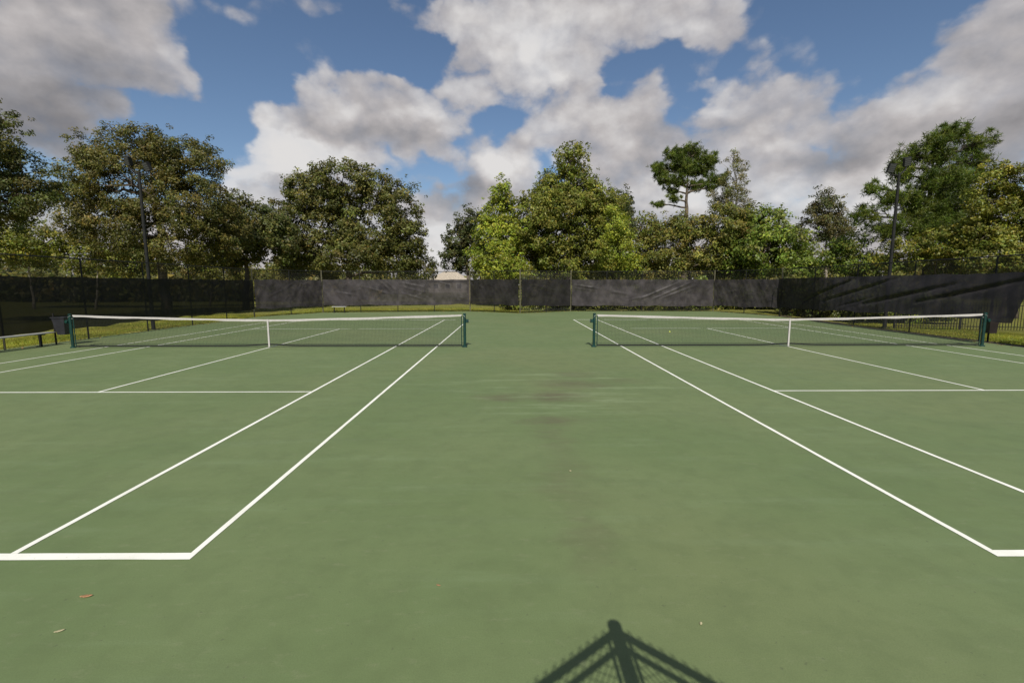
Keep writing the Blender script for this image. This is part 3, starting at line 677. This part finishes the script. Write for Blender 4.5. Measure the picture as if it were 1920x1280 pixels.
TR = {
    'T0': (-28.07, 9, [(3.07, 9.1, 1.89, 1.45), (3.76, 7.5, 1.38, 1.27), (2.27, 6.59, 2.39, 1.54), (4.39, 6.55, 0.75, 0.88), (0.81, 9.4, 3.14, 2.48), (-0.43, 6.33, 3.46, 2.05), (3.47, 10.1, 0.94, 0.6)]),
    'T1': (-23.57, 17, [(-2.89, 10.68, 2.11, 1.41), (-0.38, 11.26, 1.58, 1.01), (1.5, 10.69, 2.11, 1.21), (2.82, 9.68, 1.77, 1.69), (-4.34, 8.63, 1.7, 1.71), (-1.16, 8.64, 3.19, 2.38), (2.7, 7.27, 2.32, 2.41), (-5.28, 6.56, 1.25, 1.39), (1.04, 5.34, 3.41, 2.1), (-2.87, 5.68, 2.69, 2.09), (4.11, 5.7, 1.36, 2.27)]),
    'T2': (-22.15, 24, [(-0.18, 7.35, 1.74, 1.95), (2.2, 7.01, 2.09, 1.91), (0.12, 5.42, 1.84, 1.8), (2.97, 5.42, 1.97, 1.8), (-1.24, 4.77, 1.32, 1.51)]),
    'T3': (-15.92, 30, [(-3.83, 10.37, 1.4, 2.03), (-1.94, 10.14, 2.5, 2.32), (0.61, 11.35, 2.74, 2.02), (3.34, 10.87, 1.7, 2.02), (5.44, 9.07, 2.11, 2.53), (-2.07, 7.44, 3.93, 2.94), (2.46, 7.45, 4.04, 3.04), (6.22, 6.21, 1.67, 2.57), (-0.16, 4.96, 4.82, 1.79), (4.91, 4.81, 3.15, 1.8), (7.68, 3.71, 1.38, 1.11), (-5.14, 6.69, 2.02, 2.46)]),
    'C0': (-4.66, 40, [(0.07, 8.97, 1.48, 1.8), (-1.18, 7.27, 1.73, 1.82), (-1.96, 5.01, 1.49, 1.71), (0.22, 5.62, 1.99, 2.44)]),
    'C1': (-0.53, 30, [(-0.19, 10.75, 0.8, 1.35), (-0.5, 8.8, 1.61, 1.66), (-0.81, 6.72, 2.23, 2.07), (-0.71, 4.62, 2.45, 2.2), (-0.05, 3.47, 2.15, 1.11)]),
    'C2': (6.13, 33, [(-0.1, 14.23, 1.59, 1.83), (-0.27, 11.86, 2.89, 2.06), (-0.45, 9.47, 3.87, 2.19), (-1.6, 6.94, 4.11, 2.53), (0.71, 4.7, 4.9, 2.35), (2.38, 10.47, 2.25, 2.28), (3.86, 9.16, 1.94, 1.98), (3.42, 5.46, 3.05, 2.76), (-3.77, 8.1, 2.27, 3.03), (-4.29, 4.64, 2.61, 2.03), (-2.18, 10.72, 1.72, 1.86)]),
    'C3': (13.03, 41, [(0.04, 11.08, 1.38, 1.94), (-0.84, 8.81, 2.4, 2.69), (0.56, 8.51, 1.26, 2.21)]),
    'C3b': (9.69, 27, [(-0.53, 7.12, 1.04, 1.56), (0.0, 5.03, 1.71, 2.05), (1.24, 3.62, 1.44, 1.18)]),
    'C4': (16.04, 27, [(-3.66, 6.9, 1.04, 1.47), (-3.71, 4.57, 1.62, 1.96), (-1.68, 5.04, 2.14, 2.69), (0.8, 5.04, 2.19, 2.42), (-0.49, 7.0, 1.8, 1.2), (2.52, 4.11, 1.91, 1.69), (2.68, 7.14, 1.99, 1.84), (4.33, 5.75, 1.43, 1.86)]),
    'P1': (18.74, 35, [(-1.51, 15.18, 1.11, 0.74), (0.23, 15.72, 1.0, 0.63), (1.83, 14.87, 1.0, 0.69), (-2.84, 13.9, 1.22, 0.69), (-0.52, 14.12, 1.44, 0.69), (1.32, 13.91, 1.22, 0.64), (2.88, 12.84, 0.89, 0.59), (0.85, 12.3, 1.01, 0.43), (-3.09, 10.34, 0.67, 0.27), (-1.66, 10.89, 0.78, 0.32), (-2.41, 12.83, 0.89, 0.38), (-1.18, 12.72, 1.0, 0.43), (-1.7, 11.86, 0.78, 0.32), (2.09, 12.08, 0.67, 0.32)]),
    'D1': (22.68, 32, [(-0.89, 14.11, 0.63, 0.9), (0.26, 13.21, 0.58, 0.7), (-1.04, 12.1, 1.36, 1.81), (-0.27, 9.81, 1.79, 2.04), (-1.74, 10.57, 1.16, 1.52)]),
    'G1': (22.47, 26, [(-1.97, 6.89, 1.67, 1.71), (0.32, 7.25, 1.94, 1.53), (-0.45, 4.89, 3.17, 2.27), (1.87, 5.07, 1.68, 1.91), (-2.51, 4.29, 1.77, 1.83)]),
    'D2': (31.43, 31, [(-1.37, 10.01, 0.83, 1.3), (-0.23, 8.8, 1.24, 1.71), (-1.52, 7.49, 1.35, 1.77), (0.56, 6.88, 1.46, 2.13), (-2.55, 8.65, 0.52, 0.8)]),
    'G2': (26.16, 21, [(-2.23, 3.74, 1.85, 1.21), (0.23, 3.82, 1.85, 1.45), (2.33, 3.34, 1.4, 1.13), (-0.2, 4.95, 1.15, 0.96), (-3.85, 3.42, 1.03, 1.01)]),
    'P2': (30.66, 19, [(0.8, 12.62, 1.43, 0.57), (2.39, 11.98, 0.98, 0.72), (-0.74, 11.97, 0.98, 0.65), (-2.05, 11.1, 0.91, 0.72), (-0.01, 10.81, 1.14, 0.72), (2.55, 10.64, 0.99, 0.72), (-2.47, 9.72, 0.91, 0.73), (-0.7, 9.17, 1.37, 0.95), (1.78, 9.17, 1.15, 0.95), (-2.68, 8.06, 1.07, 0.59), (-0.88, 7.32, 1.54, 1.11), (1.43, 7.32, 1.61, 1.34), (-4.86, 8.79, 0.76, 0.4), (-3.82, 7.94, 0.84, 0.41), (-3.3, 10.37, 0.53, 0.36), (-5.06, 6.94, 0.77, 0.75), (-3.8, 5.82, 1.08, 0.82), (-2.08, 6.01, 1.54, 0.97), (0.66, 5.63, 1.93, 1.13)]),
    'R1': (30.54, 13, [(-1.51, 8.44, 0.94, 0.9), (-0.38, 7.77, 1.26, 1.15), (-2.16, 6.92, 1.14, 0.97), (-0.68, 5.78, 1.75, 1.41), (-2.26, 5.16, 1.27, 1.05), (1.16, 6.25, 1.9, 1.83)]),
    'R2': (27.69, 15, [(-0.65, 4.54, 1.44, 1.07), (-2.28, 3.8, 1.37, 1.14), (1.19, 3.47, 1.55, 1.14)]),
    'R3': (28.67, 12, [(-0.81, 3.33, 1.49, 1.21), (0.74, 3.76, 1.48, 1.5), (2.24, 3.7, 1.55, 1.8)]),
    'U1': (-41.79, 26, [(-0.48, 5.25, 2.3, 1.72), (-2.01, 5.79, 2.06, 2.02), (2.1, 5.7, 2.3, 1.62)]),
    'U2': (-35.57, 25, [(-1.23, 4.82, 2.02, 1.68), (0.99, 4.6, 2.25, 1.59), (3.19, 4.16, 1.8, 1.42)]),
    'U3': (-21.40, 33, [(-1.52, 3.69, 1.63, 1.07), (0.66, 3.91, 1.96, 1.39), (2.65, 3.48, 1.3, 0.97)]),
    'U4': (-29.02, 30, [(-1.33, 4.08, 2.03, 1.3), (1.19, 3.88, 2.03, 1.2), (3.21, 3.69, 1.53, 1.11)]),
}
def T(key, name, cols, label, **kw):
    x, y, lobes = TR[key]; return tree(name, x, y, lobes, cols, label, **kw)
T('T0', 'oak_tree', OAK, 'airy grey-green oak cut off by the frame, nearest to the lawn-side fence', trunk_r=.4, dens=.6, clump_r=.45, leaf=.065, cat='tree')
T('T1', 'oak_tree', OAKB, 'large brown-olive oak behind the light pole on the lawn', trunk_r=.36, dens=.68, clump_r=.52, fork=.3, leaf=.075)
T('T2', 'oak_tree', OAK, 'smaller oak between the brown-olive oak and the dense oak', trunk_r=.28, leaf=0.12)
T('T3', 'oak_tree', OAKG, 'wide dense dark green oak behind the wrinkled back windscreen', trunk_r=.42, leaf=0.12, dens=.82, fork=.25, clump_r=.6)
T('C0', 'oak_tree', DRK, 'dark bushy tree at the gap above the far house', trunk_r=.26, leaf=0.14)
T('C1', 'sweetgum_tree', YEL, 'bright yellow-green cone-shaped tree behind the angled fence', trunk_r=.2, leaf=0.12, bark='bark_pale', dens=1.15)
T('C2', 'sweetgum_tree', OLV, 'tallest pyramidal olive-yellow tree in the middle', trunk_r=.34, leaf=0.13, dens=1.1, bark='bark')
T('C3', 'evergreen_tree', DRK, 'dark round evergreen peeping out behind the tallest pyramidal tree', trunk_r=.25, leaf=0.14)
T('C3b', 'young_tree', YEL, 'small yellow-green young tree below the dark round evergreen', trunk_r=.12, leaf=0.094)
T('C4', 'shrub_thicket', BRN, 'brown-olive vine-covered thicket below the tall pine', trunk_r=.2, leaf=0.11, cat='shrub', dens=1.05)
T('P1', 'pine_tree', PIN, 'tall pine with flat needle tufts above the brown thicket', trunk_r=.34, leaf=.024, kind='pine', clump_r=.42, fork=.55, dens=1.15, shell=.1, bark='bark', twigs=2)
T('D1', 'sparse_tree', [(.16, .13, .08), (.13, .12, .05), (.09, .10, .03)], 'thin half-bare tree with pinkish grey twigs beside the tall pine', trunk_r=.16, leaf=0.078, dens=.32, bark='bark_pale', clump_r=.5, twigs=3)
T('G1', 'broadleaf_tree', GRN, 'lush green rounded tree behind the short angled fence', trunk_r=.24, leaf=0.13, dens=1.1)
T('D2', 'sparse_tree', [(.075, .066, .034), (.10, .08, .035), (.05, .066, .025)], 'narrow dark reddish tree with a pale dead stem', trunk_r=.15, leaf=0.094, dens=.7, bark='bark_pale', twigs=2)
T('G2', 'green_shrub', GRN, 'bright green shrubs rising above the sagging windscreen', trunk_r=.14, leaf=0.094, cat='shrub')
T('P2', 'pine_tree', PIN, 'big dark pine behind the floodlight pole', trunk_r=.36, leaf=.022, kind='pine', clump_r=.46, dens=.85, shell=.25, bark='bark_dark', twigs=2, fork=.45)
T('R1', 'vine_covered_tree', GLD, 'yellowish vine-covered tree cut off by the frame edge', trunk_r=.26, leaf=0.078, clump_r=.45)
T('R2', 'golden_shrub', GLD, 'yellow-green shrub below the big dark pine', trunk_r=.12, leaf=.09, clump_r=.4, cat='shrub')
T('R3', 'golden_shrub', OLV, 'olive shrub below the yellowish vine-covered tree', trunk_r=.12, leaf=.09, clump_r=.4, cat='shrub')
T('U1', 'understory_tree', GLD, 'low yellowish tree seen under the airy grey-green oak', trunk_r=.12, leaf=0.12, bark='bark_pale', cat='tree', dens=.8)
T('U2', 'understory_tree', GLD, 'low golden tree under the edge of the brown-olive oak', trunk_r=.12, leaf=0.12, bark='bark_pale', dens=.8)
T('U3', 'autumn_shrub', BRN, 'orange-brown shrub under the dense dark green oak', trunk_r=.1, leaf=0.11, cat='shrub')
T('U4', 'autumn_shrub', BRN, 'orange-brown shrub between the oak trunks', trunk_r=.1, leaf=0.11, cat='shrub')
tree('edge_shrub', 17.35, -.95, [(0, .7, .5, .6), (-.1, 1.25, .5, .45), (.3, 1.7, .6, .5), (-.1, .35, .4, .35)], GLD, 'leafy shrub growing at the end of the sagging windscreen, at the frame edge', leaf=.05, clump_r=.22, trunk_r=.04, cat='shrub')

def mass(name, boxes, cols, label, leaf, n_per, cat='undergrowth'):
    C, CL = [], []; nc = 0
    for (x0, x1, y0, y1, h0, h1, n) in boxes:
        for k in range(n):
            x = random.uniform(x0, x1); y = random.uniform(y0, y1); h = random.uniform(h0, h1)*(.72+.28*math.sin(x*.9)*math.cos(x*.37+1.3)); z = h*random.uniform(.08, 1)
            q, _ = ell(n_per, .5); C.append(np.array((x, y, z))+q*np.array((.75, .75, .5))*leaf*5.5); CL.append(np.full(n_per, nc)); nc += 1
    C = np.concatenate(C); C[:, 2] = np.maximum(C[:, 2], -.04); CL = np.concatenate(CL); N = len(C)
    nb = np.repeat(np.array([[0, -.5, .6]]), N, 0)
    o = mesh_np(name, leaf_quads(C, rng.uniform(.6, 1.3, N)*leaf, nb), 4, palette(N, cols, CL, .3), 'leaf')
    return tag(o, label, cat, kind='stuff')
mass('undergrowth', [(4.5, 22, 22.6, 26, .6, 3.0, 420), (18.6, 24, 8.5, 20, .8, 3.0, 330), (-.5, 6, 21.5, 25, .3, 2.2, 120)], GRN+BRN+DRK, 'tangled green undergrowth behind the back and side fences', .12, 70)
mass('distant_wood', [(-150, -20, 84, 100, 4., 11.0, 1500), (-150, -48, 40, 60, 2., 7., 500), (-62, -20, 42, 56, 1.6, 5.6, 560), (-6, 160, 55, 85, 4., 10., 1700), (60, 100, -50, 55, 4., 10., 1000), (-110, -65, -50, 40, 4., 10., 900)], OAKB+OAKG, 'far hazy belt of trees beyond the lawn', .4, 34, 'wood')

# rough grass on the lawn just outside the court
def grass(boxes, n):
    P = []
    for (x0, x1, y0, y1, k) in boxes:
        P.append(np.stack([rng.uniform(x0, x1, int(n*k)), rng.uniform(y0, y1, int(n*k)), np.full(int(n*k), -.05)], 1))
    P = np.concatenate(P); N = len(P)
    # keep clear of the slab
    keep = np.ones(N, bool); sl = np.array(slab); inside = np.zeros(N, bool)
    for i in range(len(sl)):
        a, b = sl[i], sl[(i+1) % len(sl)]
        cond = ((a[1] > P[:, 1]) != (b[1] > P[:, 1])) & (P[:, 0] < (b[0]-a[0])*(P[:, 1]-a[1])/(b[1]-a[1]+1e-12)+a[0]); inside ^= cond
    P = P[~inside]; N = len(P)
    d = unit(rng.normal(size=(N, 3))*np.array((.55, .55, 0))+np.array((0, 0, 1.)))
    cl = (np.floor(P[:, 0]*.9).astype(int)*7919+np.floor(P[:, 1]*.9).astype(int)*104729) % 997
    col = palette(N, [(.20, .215, .034), (.25, .235, .048), (.28, .25, .075), (.15, .175, .028)], cl, .15)
    tag(mesh_np('grass', needle_tris(P, d, rng.uniform(.05, .13, N), .007), 3, col, 'grass_blade'), 'rough sunlit grass of the lawn outside the court fence', 'grass', kind='stuff')
grass([(-20.5, -15.9, -4, 17, .46), (-17, 6, 17.5, 26, .34), (17.35, 21, -3, 9, .2)], 230000)


# dry leaves blown against the court edges
def litter(n):
    P = []
    for i in range(len(slab)-1):
        a, b_ = np.array(slab[i]), np.array(slab[i+1]); L_ = np.linalg.norm(b_-a); k = int(n*L_/90)
        if a[1] < -8 and b_[1] < -8: continue
        t = rng.uniform(0, 1, (k, 1)); nrm_ = np.array((b_-a)[::-1])*np.array((1, -1))/L_
        P.append(np.concatenate([a+(b_-a)*t+nrm_*np.abs(rng.normal(0, .22, (k, 1)))+nrm_*.03, np.full((k, 1), .012)], 1))
    P = np.concatenate(P); N = len(P)
    nb = np.repeat(np.array([[0, 0, 2.2]]), N, 0)
    col = palette(N, [(.22, .14, .07), (.16, .10, .05), (.26, .20, .09), (.10, .07, .04)], np.arange(N) % 400, .2)
    tag(mesh_np('leaf_litter', leaf_quads(P, rng.uniform(.018, .045, N), nb), 4, col, 'leaf'), 'dry brown leaf litter blown against the court edges', 'leaf litter', kind='stuff')
litter(1600)
